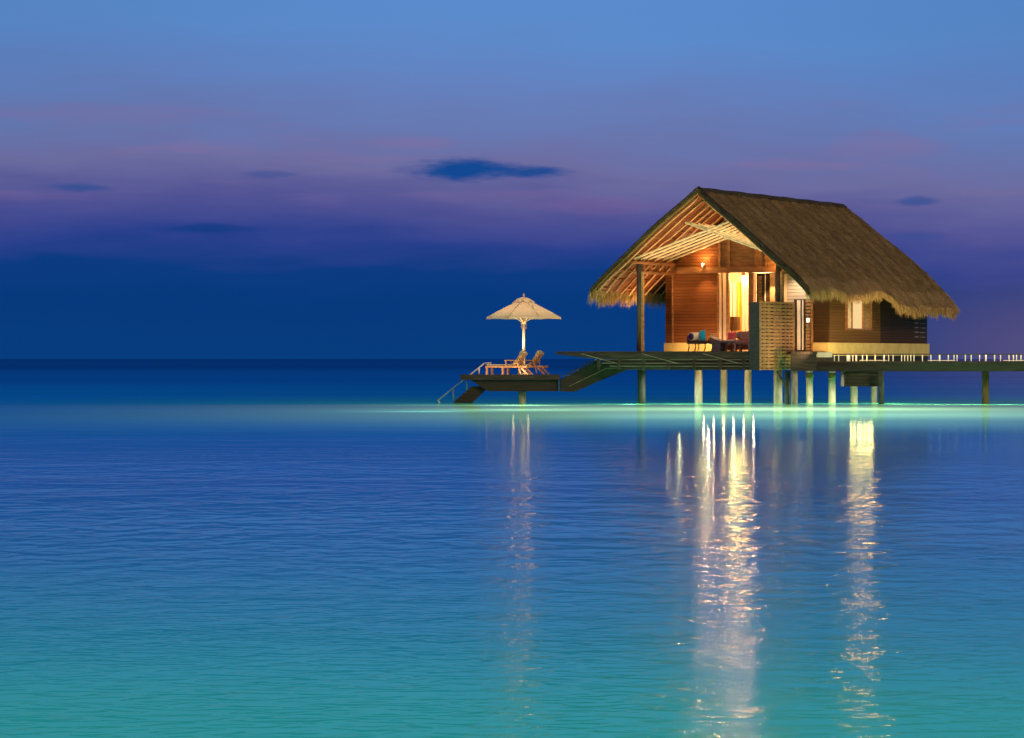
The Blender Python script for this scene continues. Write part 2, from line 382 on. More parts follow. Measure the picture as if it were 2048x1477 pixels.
rf.grid(lambda s, t: roof(1, s, 1-t, TH), 20, 44); rf.grid(lambda s, t: roof(-1, s, t, TH), 20, 44); rf.grid(lambda s, t: hip(s, t, TH), 10, 10)
for sd in (1, -1):
    rf.grid(lambda s, t, sd=sd: roof(sd, s, 0, TH*t), 26, 1)
    rf.grid(lambda s, t, sd=sd: roof(sd, 1, s, TH*t), 60, 1)
rf.grid(lambda s, t: hip(1, s, TH*t), 16, 1)
# straw ends over the surface
def scatter(mb, fn, n, lmin, lmax, wid, srange=(0, 1)):
    for _ in range(n):
        s = random.uniform(*srange); t = random.random()
        p = fn(s, t); q = fn(min(1, s+.03), t); d = (q-p)
        if d.length < 1e-5: continue
        d.normalize()
        sidev = fn(s, min(1, t+.01))-fn(s, max(0, t-.01)); sidev.normalize()
        n_ = sidev.cross(d)
        if n_.z < 0: n_ = -n_
        dd = (d+sidev*random.gauss(0, .28)+n_*random.uniform(.02, .20)).normalized()*random.uniform(lmin, lmax)
        mb.blade(p-n_*.01, dd, sidev*wid*random.uniform(.5, 1.2), .3)
scatter(rf, lambda s, t: roof(1, s, t), 34000, .10, .28, .018)
scatter(rf, lambda s, t: roof(-1, s, t), 6000, .15, .40, .02)
scatter(rf, lambda s, t: hip(s, t), 2000, .15, .40, .02)
roof_o = rf.build('thatched_roof', M['thatch'], villa)
# eave fringe: hanging straw
fb = MB()
def fringe(fn, n, lmin, lmax, wid, outw):
    for _ in range(n):
        t = random.random(); lay = random.random()
        p = fn(t) + Vector((outw[0]*(lay-.6)*.3, outw[1]*(lay-.6)*.3, -.20*lay+.08))
        cl = .85+.25*math.sin(t*83+math.sin(t*31)*3)
        dd = Vector((random.gauss(0, .10)+outw[0]*.12, random.gauss(0, .12)+outw[1]*.12, -1)).normalized()*random.uniform(lmin, lmax)*cl
        a = random.uniform(0, math.pi)
        fb.blade(p, dd, Vector((math.cos(a), math.sin(a), 0))*wid*random.uniform(.5, 1.3), .15)
fringe(lambda t: roof(1, 1, t), 9500, .24, .52, .013, (1, 0))
fringe(lambda t: roof(-1, 1, t), 9000, .28, .62, .013, (-1, 0))
fringe(lambda t: hip(1, t), 2600, .24, .5, .013, (0, 1))
fb.build('eave_fringe', M['fringe'], roof_o)
# lighter outer skirt just above the right eave
sk = MB(); scatter(sk, lambda s, t: roof(1, s, t), 7000, .22, .5, .014, (.90, 1.0)); scatter(sk, lambda s, t: hip(s, t), 1200, .22, .5, .014, (.88, 1.0))
sk.build('eave_skirt', M['fringe'], roof_o)
# ridge cap and dark rake thatch edge
rc = MB()
def capf(i, j):
    v = VF-.10+(VR+.05-VF)*i; a = math.pi*(j-.5)*1.25
    z = RZ-.13+.15*math.cos(a)+.012*math.sin(v*2.2)-.06*sstep(v, VR-.4, VR+.3); return Vector((RU+.20*math.sin(a), v, z))
rc.grid(capf, 50, 8); scatter(rc, lambda s, t: capf(t, .5+.5*s), 900, .1, .22, .02); scatter(rc, lambda s, t: capf(t, .5-.5*s), 900, .1, .22, .02)
rc.build('ridge_cap', M['thatch_dark'], roof_o)
rk = MB()
for sd in (1, -1):
    rk.grid(lambda s, t, sd=sd: roof(sd, s, 0)+Vector((0, -.10-.05*math.sin(math.pi*t), .03-(TH+(.08 if sd > 0 else -.05))*t)), 26, 4)
    rk.grid(lambda s, t, sd=sd: roof(sd, s, 0)+Vector((0, -.10+.25*t, .03)), 26, 1)
    rk.grid(lambda s, t, sd=sd: roof(sd, s, 0)+Vector((0, -.10+.25*t, -TH-(.05 if sd > 0 else -.08))), 26, 1)
    for _ in range(1500):
        s = random.random(); p = roof(sd, s, 0)+Vector((0, -.12, .03-random.random()*TH))
        rk.blade(p, Vector((sd*.12, -.05, -.10))*random.uniform(.5, 1.3), Vector((.01, 0, .012)), .2)
rk.build('rake_edge', M['thatch_dark'], roof_o)
# soffit and rafters
sf = MB(); sf.grid(lambda s, t: roof(-1, s*.985, t*.99+.005, TH+.03), 20, 30); sf.grid(lambda s, t: roof(1, s*.985, t*.99+.005, TH+.03), 20, 30)
sf.build('soffit', M['soffit'], villa)
for sd in (-1, 1):
    for k in range(20):
        v = -.62+k*.86
        if v > 16.5: break
        t = (v-VF)/(VR-VF)
        mb = MB(); pts = []
        for i in range(15):
            s = .02+i/14*.95; tt = ((v-VF)/((VR-VF)*(1-s)+(VB-VF)*s))
            pts.append(roof(sd, s, tt, TH+.12)+Vector((random.gauss(0, .008), random.gauss(0, .012), random.gauss(0, .008))))
        mb.tube(pts, .034, 7); mb.build('rafter', M['rafter'], villa, True)
# battens whose ends show under the rake
for k in range(12):
    s = .06+k*.080
    for sd in (-1, 1):
        a = roof(sd, s, .002, TH+.05); b = roof(sd, s, .5, TH+.05)
        MB().bar(a, (b.x, 9.0, b.z), .04, .03).build('batten', M['timber'], villa)
# posts, side beams (ladder trusses) and slatted scissor canopies
for (u, pv) in ((-.12, 0), (4.95, 2.3)):
    MB().tube([(u, pv, 2.1), (u, pv, 3.8), (u, pv, 5.59)], [.125, .12, .12], 14).build('post', M['post'], villa, True)
    MB().box((u+.10, pv-.13, 2.1), (u+.19, pv+.03, 5.3)).build('post_lit_side', M['lattice'], villa, bevel=.01)  # paler strip stands in for the lit right side of the post
for (u, va, nk) in ((-.28, -.35, 6), (4.95, 2.0, 3)):
    lb = MB(); lb.box((u-.07, va, 5.60), (u+.07, 4.18, 5.70)); lb.box((u-.06, va+.2, 5.22), (u+.06, 4.18, 5.32))
    for k in range(nk): lb.box((u-.05, va+.4+k*.78, 5.32), (u+.05, va+.47+k*.78, 5.60))
    lb.build('truss_beam', M['timber'], villa, bevel=.008)
for k in range(6):
    v = .02+k*.74
    for sd in (-1, 1):
        u_out = RU+sd*3.10; u_in = RU-sd*.95
        a = Vector((u_out, v+.09*(sd > 0), 5.80)); b = Vector((u_in, v+.09*(sd > 0), 7.23))
        MB().bar(a, b, .06, .07, (0, 0, 1)).build('canopy_slat', M['slat'], villa, bevel=.01)
# floor slab
MB().box((U0-.8, V0+.02, 1.62), (U1-.03, V1-.03, 2.08)).build('floor_slab', M['char'], villa)
# walls
MB().box((U0, V0, 2.46), (1.58, V0+.14, 5.30)).build('front_wall', M['wall'], villa)
MB().poly([(U0, V0+.02, 5.55), (1.62, V0+.02, 5.55), (1.62, V0+.02, 7.1), (1.0, V0+.02, 6.75), (U0, V0+.02, 5.65)], (0, .12, 0)).build('gable_wall', M['wall'], villa)
MB().poly([(1.62, V0+.10, 5.55), (5.9, V0+.10, 5.55), (5.4, V0+.10, 5.80), (RU, V0+.10, 7.95), (1.62, V0+.10, 7.1)], (0, .05, 0)).build('gable_panel', M['timber'], villa)
for u, h in ((1.68, 7.0), (2.10, 7.3), (3.25, 7.0), (3.70, 6.7), (4.6, 6.2)):
    MB().box((u-.05, V0+.01, 5.55), (u+.05, V0+.095, h)).build('mullion', M['timber'], villa)
MB().box((U0-.1, V0-.06, 5.305), (4.75, V0+.16, 5.545)).build('tie_beam', M['timber'], villa, bevel=.01)
MB().box((U0-.04, V0-.03, 2.48), (U0+.04, V0-.002, 5.30)).build('corner_board', M['timber'], villa)
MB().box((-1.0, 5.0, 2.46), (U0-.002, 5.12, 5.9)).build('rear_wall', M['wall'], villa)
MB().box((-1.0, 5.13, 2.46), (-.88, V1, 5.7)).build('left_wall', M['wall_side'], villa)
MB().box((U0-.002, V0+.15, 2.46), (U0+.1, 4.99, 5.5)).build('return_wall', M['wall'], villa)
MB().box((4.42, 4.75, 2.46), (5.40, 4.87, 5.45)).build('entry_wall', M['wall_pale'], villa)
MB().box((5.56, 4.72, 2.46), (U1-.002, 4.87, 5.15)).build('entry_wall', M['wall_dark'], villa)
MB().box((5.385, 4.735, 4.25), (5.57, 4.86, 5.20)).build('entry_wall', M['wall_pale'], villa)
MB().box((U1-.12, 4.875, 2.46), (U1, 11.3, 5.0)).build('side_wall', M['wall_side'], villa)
MB().box((U1-.22, 11.302, 2.46), (U1-.10, V1, 5.0)).build('side_wall', M['wall_dark'], villa)  # unlit stretch of the same wall, its shade put into the board colour
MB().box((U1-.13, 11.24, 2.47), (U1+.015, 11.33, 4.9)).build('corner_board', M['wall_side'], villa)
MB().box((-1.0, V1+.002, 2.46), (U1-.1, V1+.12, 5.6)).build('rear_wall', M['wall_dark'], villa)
pb = MB(); pb.box((U0-.03, V0-.04, 2.09), (1.60, V0+.14, 2.455)); pb.box((-1.05, 4.95, 2.09), (U0-.032, 5.12, 2.455))
pb.box((5.53, 4.68, 2.0), (U1+.02, 4.86, 2.455)); pb.box((U1-.12, 4.862, 1.92), (U1+.04, V1+.02, 2.455))
pb.build('plinth', M['plinth'], villa, bevel=.01)
# interior room
MB().box((U0+.12, 8.4, 2.1), (4.4, 8.5, 5.5)).build('room_back_wall', M['room'], villa)
MB().box((4.36, 4.3, 2.1), (4.42, 8.39, 5.5)).build('room_side_wall', M['room'], villa)
MB().box((U0+.12, 4.36, 5.56), (4.4, 8.4, 5.6)).build('room_ceiling', M['room'], villa)
MB().box((U0+.12, 4.36, 2.085), (4.35, 8.4, 2.10)).build('room_floor', M['timber'], villa)
# door frames, sliding leaves
for (a, b, m_) in ((1.585, 1.65, 'timber'), (1.78, 1.82, 'timber'), (1.98, 2.10, 'lattice'), (2.95, 3.14, 'timber'), (3.88, 4.10, 'slat')):
    MB().box((a, V0-.01, 2.1), (b, V0+.15, 5.30)).build('door_jamb' if b < 3.9 else 'pillar', M[m_] if b < 3.9 else M['rafter'], villa, bevel=.006)
for (a, b) in ((1.655, 1.775), (1.825, 1.975)):
    d = MB(); d.box((a, V0+.04, 2.12), (b, V0+.08, 5.28)); d.build('sliding_door', M['sheer'], villa)
sh = MB(); sh.box((3.30, V0+.03, 2.12), (3.87, V0+.12, 5.28)); sh = sh.build('sliding_shutter', M['wall_dark'], villa)
l_ = MB(); [l_.box((3.36, V0+.015, 2.3+k*.06), (3.52, V0+.028, 2.335+k*.06)) for k in range(48)]
l_.build('louvre', M['lattice'], sh)
MB().box((3.655, V0+.01, 2.14), (3.69, V0+.028, 5.26)).build('pull_strip', M['whitepost'], sh)
MB().box((3.16, V0+.05, 2.12), (3.27, V0+.09, 5.28)).build('sliding_door', M['sheer'], villa)
MB().box((4.12, V0-.01, 2.1), (4.44, V0+.12, 5.30)).build('wall_panel', M['wall_dark'], villa)
# entry: door with two pale strips and a narrow lattice
ed = MB().box((4.74, 4.69, 2.12), (5.23, 4.745, 4.22)); ed = ed.build('entry_door', M['darkwood'], villa)
MB().box((4.88, 4.665, 2.16), (5.02, 4.688, 4.18)).build('door_panel', M['whitepost'], ed)
MB().box((5.09, 4.665, 2.16), (5.15, 4.688, 4.18)).build('door_panel', M['whitepost'], ed)
ll = MB()
for k in range(15): ll.box((5.24, 4.69, 2.14+k*.14), (5.46, 4.72, 2.22+k*.14))
ll.box((5.24, 4.722, 2.14), (5.28, 4.74, 4.22)); ll.box((5.42, 4.722, 2.14), (5.46, 4.74, 4.22)); ll.box((5.33, 4.722, 2.14), (5.36, 4.74, 4.22))
ll.build('entry_lattice', M['lattice'], villa)
MB().box((5.47, 4.66, 2.1), (5.55, 4.74, 5.1)).build('entry_post', M['timber'], villa, bevel=.008)
# side window
wn = MB(); a, b, z0, z1 = 6.80, 10.0, 2.98, 4.38
wn.box((U1, a, z0), (U1+.10, b, z0+.07)); wn.box((U1, a, z1-.06), (U1+.10, b, z1))
for q in (a, 7.42, 8.86, b-.08): wn.box((U1, q, z0+.071), (U1+.10, q+.08, z1-.061))
wn = wn.build('window', M['timber'], villa, bevel=.006)
MB().box((U1+.01, 7.505, z0+.072), (U1+.03, 8.855, z1-.062)).build('pane', M['window_lit'], wn)
MB().box((U1+.012, a+.085, z0+.072), (U1+.05, 7.415, z1-.062)).build('shutter', M['slat'], wn)
MB().box((U1+.012, 8.945, z0+.072), (U1+.05, b-.085, z1-.062)).build('shutter', M['lattice'], wn)
vt = MB()
for k in range(8): vt.box((U1-.10, 16.35, 2.72+k*.20), (U1-.075, 16.85, 2.78+k*.20)); vt.box((U1-.10, 17.1, 2.72+k*.20), (U1-.075, 17.8, 2.76+k*.20))
vt.build('vent_louvre', M['fascia_lit'], villa)

# ------------------------------------------------------------------ terrace deck
ter = vthing('terrace_deck', 'wide dark timber terrace in front of the villa, pointed tip to the left', 'deck')
db = MB(); db.poly([(-3.38, -1.0, 2.04), (5.36, -1.0, 2.04), (5.36, 4.18, 2.04), (-1.0, 4.18, 2.04), (-3.2, -.2, 2.04)], (0, 0, .055)); db.build('deck_boards', M['deck_dark'], ter)
MB().poly([(-3.34, -1.03, 2.035), (-3.30, -1.03, 1.98), (-2.03, -1.03, 1.84), (-1.64, -1.03, 1.80), (5.34, -1.03, 1.80), (5.34, -1.03, 2.035)], (0, .06, 0)).build('fascia', M['fascia'], ter)
MB().poly([(-1.5, -.9, 1.79), (-.9, -.9, 1.52), (-.35, -.9, 1.36), (5.3, -.9, 1.36), (5.3, -.9, 1.79)], (0, .1, 0)).build('bearer', M['char'], ter)
for z, ua in ((1.76, -1.66), (1.625, -1.35), (1.505, -1.0)):
    MB().box((ua, -1.0, z-.012), (5.30, -.93, z+.012)).build('fascia_rail', M['fascia_lit'], ter)
for ua in (-1.5, -.6, .45, 1.5, 2.6, 3.7, 4.7):
    MB().box((ua-.05, -1.02, 1.37), (ua+.05, -.905, 1.795)).build('fascia_block', M['fascia'], ter)
for ua in (-2.2, .4, 3.0):
    MB().bar((ua, -1.05, 2.0), (ua+1.5, -1.05, 1.62), .03, .03).build('brace', M['fascia_lit'], ter)
MB().box((-.9, 4.185, 1.36), (5.3, 4.30, 1.79)).build('bearer', M['char'], ter)
jb = MB(); [jb.box((-.9+k*.9, -.79, 1.62), (-.82+k*.9, 4.18, 2.035)) for k in range(7)]; jb.build('joists', M['char'], ter)

# piles, each a part of what it carries
def pile(px, Y, ztop, parent, m, r=.155, inv=None):
    X = (px-1024)*Y/7500
    p = Vector((X, Y, 0))
    if inv: # villa frame
        dxx, dyy = X-5.22, Y-150; p = Vector((CA*dxx-SA*dyy, SA*dxx+CA*dyy, 0))
    o = MB().tube([(p.x, p.y, -1.2), (p.x, p.y, .3), (p.x, p.y, ztop)], [r*1.03, r, r], 18).build('pile', m, parent, True); return o
for px, Y, m_, r in ((1283, 151, 'concrete_dark', .16), (1397, 151.5, 'concrete', .16), (1447.5, 152, 'concrete', .145), (1496, 151.6, 'concrete', .145), (1556, 150.4, 'concrete', .17)):
    pile(px, Y, 1.40, ter, M[m_], r, True)
for px, Y, m_, r in ((1619, 151.8, 'concrete_pale', .14), (1664, 152.0, 'concrete_pale', .145), (1708, 153.3, 'concrete_pale', .15), (1748, 154, 'concrete_pale', .13)):
    o = pile(px, Y, 1.62, villa, M[m_], r, True)
# pile collars (parts of the villa)
for px, Y in ((1619, 151.8), (1664, 152.0)):
    X = (px-1024)*Y/7500; d = (X-5.22, Y-150); p = (CA*d[0]-SA*d[1], SA*d[0]+CA*d[1])
    MB().tube([(p[0], p[1], 1.02), (p[0], p[1], 1.22)], .165, 18).build('pile_collar', M['concrete_brown'], villa, True)

# ------------------------------------------------------------------ privacy screen
scr = vthing('privacy_screen', 'tall brown lattice privacy screen with slate grey end panel at the terrace corner', 'screen')
MB().box((4.95, -1.08, 1.36), (5.37, -1.03, 4.02)).build('end_panel', M['screen_dark'], scr)
lt = MB(); v0, v1 = -1.08, 2.87; z = 1.36; n = 19; pitch = (4.02-1.36)/n
for k in range(n+1):
    zz = 1.36+k*pitch; lt.box((5.375, v0, max(1.36, zz-.050)), (5.41, v1, min(4.03, zz+.048)))
pat = [.10, .42, .58, .95, 1.10, 1.62, 1.80, 2.05, 2.30, 2.42, 2.95, 3.40, 3.85]
for q in pat: lt.box((5.372, v0+q-.045, 1.37), (5.405, v0+q+.045, 4.02))
lt.build('lattice', M['lattice'], scr)
fr = MB(); fr.box((5.372, v0-.02, 1.34), (5.42, v0+.05, 4.04)); fr.box((5.372, v1-.05, 1.34), (5.42, v1+.02, 4.04)); fr.box((5.373, v0+.051, 4.031), (5.418, v1-.051, 4.06)); fr.build('frame', M['lattice'], scr)
MB().box((5.30, v0+.06, 1.80), (5.33, v1-.06, 4.0)).build('gap_shade_panel', M['dark'], scr)  # added black sheet that keeps the lattice gaps dark

# ------------------------------------------------------------------ landing platform, jetty, tank
lp = wthing('landing_platform', 'small dark landing between lattice screen and jetty', 'landing')
MB().box((11.02, 147.9, 1.98), (12.04, 151.2, 2.085)).build('deck_boards', M['deck_dark'], lp)
MB().box((11.0, 147.95, 1.32), (12.02, 148.05, 1.975)).build('fascia', M['fascia'], lp)
MB().box((12.1, 148.6, 1.31), (13.6, 148.7, 1.52)).build('bearer', M['char'], lp)
pile(1589, 148.3, 1.32, lp, M['concrete'], .13)
pile(1575, 149.2, 1.32, lp, M['concrete_dark'], .11)
MB().tube([(10.5, 148.6, 1.30), (10.75, 148.6, .9), (10.95, 148.6, .35), (11.0, 148.6, -.5)], .05, 8).build('brace', M['concrete_dark'], lp, True)
jt = wthing('jetty', 'long low timber jetty running right from the villa with white kerb posts', 'jetty')
MB().box((12.05, 148.9, 1.64), (30, 151.0, 1.70)).build('deck_boards', M['deck_dark'], jt)
MB().box((12.05, 148.8, 1.30), (30, 148.88, 1.66)).build('fascia', M['char'], jt)
dn = MB(); dn.box((12.8, 148.76, 1.625), (30, 148.795, 1.66)); dn.build('edge_board', M['fascia'], jt)
MB().box((12.72, 148.82, 1.955), (30, 148.92, 2.0)).build('kerb_rail', M['fascia'], jt)
MB().box((12.08, 148.82, 1.86), (12.70, 148.9, 2.06)).build('kerb_block', M['whitepost'], jt)
random.seed(3); x = 12.78; k = 0
while x < 29.6:
    w = random.choice([.025, .03, .035, .06, .035, .14 if x < 14 else .035])
    MB().box((x, 148.84, 1.70), (x+w, 148.90, 1.954)).build('kerb_post', M['whitepost'], jt); x += w+random.choice([.09, .14, .2, .30])
for xx in (13.8, 16.5, 19.5, 22.5):
    MB().box((xx, 148.86, 1.72), (xx+1.1, 148.885, 1.75)).build('kerb_strip', M['whitepost'], jt)
pile(1762.5, 143+5.4, 1.31, jt, M['concrete_dark'], .115)
pile(1971, 150.5, 1.31, jt, M['concrete_brown'], .145)
MB().box((13.2, 149.0, .70), (14.72, 150.6, 1.62)).build('service_tank', M['char'], jt)
tk = MB(); [tk.box((13.22, 148.98, .76+q*.13), (14.70, 148.999, .80+q*.13)) for q in range(5)]; tk.build('tank_battens', M['fascia'], jt)

# ------------------------------------------------------------------ lower sun platform
def wx(px, Y): return (px-1024)*Y/7500
sp = wthing('sun_platform', 'low dark bathing platform under the parasol, single pile', 'platform')
MB().box((wx(920, 151), 151, 1.10), (wx(1120, 151), 154.2, 1.156)).build('deck_boards', M['deck_dark'], sp)
MB().box((wx(920, 151)+.01, 150.97, .955), (wx(1120, 151)-.01, 151.05, 1.135)).build('fascia', M['fascia'], sp)
MB().poly([(wx(940, 151.2), 151.2, .95), (wx(976, 151.2), 151.2, .49), (wx(1116, 151.2), 151.2, .49), (wx(1116, 151.2), 151.2, .95)], (0, .12, 0)).build('bearer', M['char'], sp)
MB().box((wx(1116, 151.2)+.003, 151.1, .49), (wx(1118, 151.2)+.01, 151.18, .95)).build('end_trim', M['fascia_lit'], sp)
jb = MB(); [jb.box((-1.2+k*.5, 151.33, .6), (-1.14+k*.5, 154.1, 1.098)) for k in range(7)]; jb.build('joists', M['char'], sp)
pile(1044.5, 152.0, .5, sp, M['concrete'], .155)
def stairs(name, label, up, lo, Y0, Y1, nt, treads):
    t = wthing(name, label, 'stairs')
    for Y in (Y0, Y1):
        pts = [(wx(a, 151), Y, 1.8-(b-718)*151/7500) for a, b in up]+[(wx(a, 151), Y, 1.8-(b-718)*151/7500) for a, b in reversed(lo)]
        MB().poly(pts, (0, .07, 0)).build('stringer', M['char'], t)
    (ax, ay), (bx, by) = treads
    for k in range(nt):
        f = k/(nt-1); X = wx(ax+(bx-ax)*f, 151); Z = 1.8-(ay+(by-ay)*f-718)*151/7500
        MB().box((X-.16, Y0-.04, Z-.03), (X+.16, Y1+.1, Z+.015)).build('tread', M['fascia'], t)
    return t
st = stairs('staircase', 'dark sloping stairs joining the bathing platform to the terrace', [(1121, 759), (1140, 752), (1192, 723), (1226, 724), (1258, 731)], [(1121, 783.5), (1150, 784), (1200, 762), (1262, 737)], 150.9, 152.4, 7, ((1132, 752), (1186, 722)))
def zz(py): return 1.8-(py-718)*151/7500
MB().tube([(wx(1138, 151), 150.88, zz(773)), (wx(1212, 151), 150.88, zz(737)), (wx(1246, 151), 150.88, zz(736))], .014, 6).build('stringer_highlight', M['fascia_lit'], st)  # pale tube drawn for the highlight along the stringer
stairs('swim_stairs', 'short dark stairs going down into the water at the platform edge', [(905, 807), (940, 776), (950, 773)], [(944, 807), (972, 780), (978, 774)], 151.5, 152.3, 5, ((918, 800), (950, 774)))
hr = wthing('handrail', 'pale metal handrail beside the steps into the water', 'handrail')
Y = 153
def hp(px, py): return (wx(px, Y), Y, 1.8-(py-718)*Y/7500)
MB().tube([hp(875, 802), hp(907, 776), hp(939, 751), hp(969, 727), hp(983, 726.5)], .03, 8).build('rail', M['metal'], hr, True)
for a, b, c in ((907, 776, 800), (934, 756, 783), (958, 736, 750)): MB().tube([hp(a, b), hp(a, c)], .035, 8).build('baluster', M['metal'], hr, True)
MB().tube([hp(876, 801), hp(880, 807)], .03, 8).build('rail_foot', M['metal'], hr, True)

# ------------------------------------------------------------------ parasol
ub = wthing('parasol', 'beige canvas parasol with wooden pole on the bathing platform', 'parasol', loc=(wx(1047.5, 152.4), 152.4, 1.157))
zr = 1.8+(718-636)*152.4/7500-1.157; zt = 1.8+(718-603)*152.4/7500-1.157; zf = 1.8+(718-587)*152.4/7500-1.157; RR = 1.64
MB().tube([(0, 0, .08), (0, 0, zt)], [.058, .050], 12).build('pole', M['slat'], ub, True)
MB().tube([(0, 0, 0), (0, 0, .07), (0, 0, .09), (0, 0, .2)], [.26, .26, .07, .07], 18).build('base', M['concrete'], ub, True)
cn = MB(); nseg = 8; sub = 4
def rim(a, r, z): return (r*math.cos(a), r*math.sin(a), z)
def canr(q):   # q 0 top..1 rim
    return .40+(RR-.40)*q, zt-.05+(zr-zt+.05)*(q*.92+.08*q*q)
def canf(i, j):
    seg = i*nseg*sub; a = 2*math.pi*i+math.pi/8; f = (seg % sub)/sub
    k = math.cos(math.pi/nseg)/math.cos(((a-math.pi/8) % (2*math.pi/nseg))-math.pi/nseg)
    r, z_ = canr(j); sagz = .02*math.sin(math.pi*f)*j
    return rim(a, r*k, z_+sagz)
cn.grid(canf, nseg*sub, 6); cn.grid(lambda i, j: Vector(canf(i, 1))+Vector((0, 0, -.055*j)), nseg*sub, 1)
cn = cn.build('canopy', M['canvas'], ub)
vc = MB(); vc.grid(lambda i, j: rim(2*math.pi*i, (.03+.42*j)*(1+.05*math.cos(16*math.pi*i)), zt+.17-.235*j**1.6+.018*math.cos(16*math.pi*i)*j), 32, 5); vc = vc.build('vent_cap', M['canvas'], ub, True)
MB().tube([(0, 0, zt+.10), (0, 0, zt+.19), (0, 0, zf-.06), (0, 0, zf)], [.045, .03, .04, .012], 10).build('finial', M['canvas'], ub, True)
for k in range(8):
    a = 2*math.pi*k/8+math.pi/8; r0, z0_ = canr(0); r1, z1_ = canr(.97)
    MB().bar(rim(a, r0, z0_-.03), rim(a, r1, z1_-.04), .022, .03).build('rib', M['teak'], ub)
    r2, z2_ = canr(.5)
    MB().bar(rim(a, .06, zr-.16), rim(a, r2, z2_-.05), .022, .03).build('strut', M['slat'], ub)
MB().tube([(0, 0, zr-.25), (0, 0, zr-.10)], .085, 12).build('hub', M['slat'], ub, True)
for sx in (-1, 1): MB().bar((sx*.085, -.02, zr-.46), (sx*.10, -.02, zr-.16), .03, .03).build('pulley_block', M['teak'], ub)

# ------------------------------------------------------------------ sun loungers
def lounger(loc, rz, label):
    t = wthing('sun_lounger', label, 'sun lounger', 'teak loungers under the parasol', loc, rz)
    for s in (-1, 1):
        MB().box((-1.0, s*.33-.025, .28), (.75, s*.33+.025, .36)).build('side_rail', M['teak'], t, bevel=.006)
        MB().box((-.98, s*.33-.032, 0), (-.90, s*.33+.032, .278)).build('leg', M['teak'], t)
        MB().bar((.52, s*.33, .278), (.80, s*.33, .0), .05, .06, (0, 1, 0)).build('leg', M['teak'], t)
        MB().box((-.30, s*.33-.03, 0), (-.24, s*.33+.03, .278)).build('leg', M['teak'], t)
        MB().box((-.18, s*.37-.035, .56), (.42, s*.37+.035, .60)).build('armrest', M['teak'], t, bevel=.008)
        MB().box((-.15, s*.37-.02, .362), (-.10, s*.37+.02, .558)).build('arm_support', M['teak'], t)
        MB().bar((.34, s*.37, .56), (.50, s*.35, .05), .04, .045, (0, 1, 0)).build('arm_support', M['teak'], t)
    sl = MB(); [sl.box((-.98+k*.11, -.30, .335), (-.90+k*.11, .30, .355)) for k in range(11)]; sl.build('seat_slats', M['teak'], t)
    cb = MB(); [cb.bar((.60+k*.045, -.31, .22-k*.065), (.60+k*.045, .31, .22-k*.065), .03, .035) for k in range(3)]; cb.build('stretcher', M['teak'], t)
    bd = Vector((math.cos(R(52)), 0, math.sin(R(52)))); b0 = Vector((.18, 0, .36)); nn = Vector((bd.z, 0, -bd.x))
    bk = MB()
    for s in (-1, 1): bk.bar(b0+Vector((0, s*.29, 0)), b0+bd*.66+Vector((0, s*.29, 0)), .05, .05, (0, 1, 0))
    for k in range(6): p = b0+bd*(.08+k*.10); bk.bar(p+Vector((0, -.27, 0)), p+Vector((0, .27, 0)), .05, .02, bd)
    bk.build('backrest', M['teak'], t, bevel=.005)
    MB().bar(b0-nn*.06, b0+bd*.68-nn*.06, .54, .07, (nn.x, nn.y, nn.z)).build('back_cushion', M['cushion'], t, bevel=.02)
    MB().box((-.98, -.28, .36), (.16, .28, .42)).build('seat_cushion', M['cushion'], t, bevel=.02)
    MB().bar(b0+bd*.50-nn*.12, b0+bd*.69-nn*.12, .42, .07, (nn.x, nn.y, nn.z)).build('head_pillow', M['cushion'], t, bevel=.025)
    return t
lounger((wx(1028, 152)-.10, 152.0, 1.157), R(-18), 'teak sun lounger in front of the parasol pole, its foot end showing')
lounger((wx(1060, 153)-.08, 153.2, 1.157), R(-18), 'teak sun lounger behind the other one, its raised back farther right')

# ------------------------------------------------------------------ terrace furniture
def soft(name, pts, rad, m, lab, cat, grp=None, n=20):
    o = MB().tube(pts, rad, n).build(name, m, None, True); tag(o, lab, cat, grp); return o
dbd = vthing('daybed', 'dark espresso daybed with curved legs on the terrace', 'daybed', u=1.85, v=2.0, z=2.1)
MB().box((-.56, -.42, .30), (.56, .42, .40)).build('seat_frame', M['darkwood'], dbd, bevel=.015)
MB().box((-.54, -.40, .402), (.54, .40, .43)).build('seat_pad', M['darkwood'], dbd, bevel=.01)
for ux in (-.50, -.08, .50):
    for vy in (-.36, .36):
        MB().tube([(ux, vy, .30), (ux+.01, vy, .15), (ux-.035, vy, 0)], [.032, .024, .02], 8).build('leg', M['darkwood'], dbd, True)
MB().box((-.575, -.40, .31), (-.53, .40, .62)).build('headboard', M['darkwood'], dbd, bevel=.01)
def bolster(u, v, z, r, ln, m1, m2, lab, name='bolster', ang=-.35):
    t = vthing(name, lab, 'cushion', u=u, v=v, z=z, rz=ang)
    MB().tube([(0, -ln/2, 0), (0, -ln/2+.02, 0), (0, 0, 0), (0, ln/2-.02, 0), (0, ln/2, 0)], [r*.85, r, r*1.02, r, r*.85], 22).build('cover', m1, t, True)
    MB().tube([(0, -ln/2-.012, 0), (0, -ln/2-.001, 0)], [r*.78, r*.83], 22).build('end_cap', m2, t, True); return t
bolster(1.50, 1.92, 2.1+.43+.165, .165, .62, M['white'], M['purple'], 'cream round bolster with deep purple end on the daybed', ang=-.15)
bolster(1.44, 2.35, 2.1+.43+.145, .145, .4, M['purple'], M['purple'], 'plain purple bolster at the left end of the daybed', ang=.2)
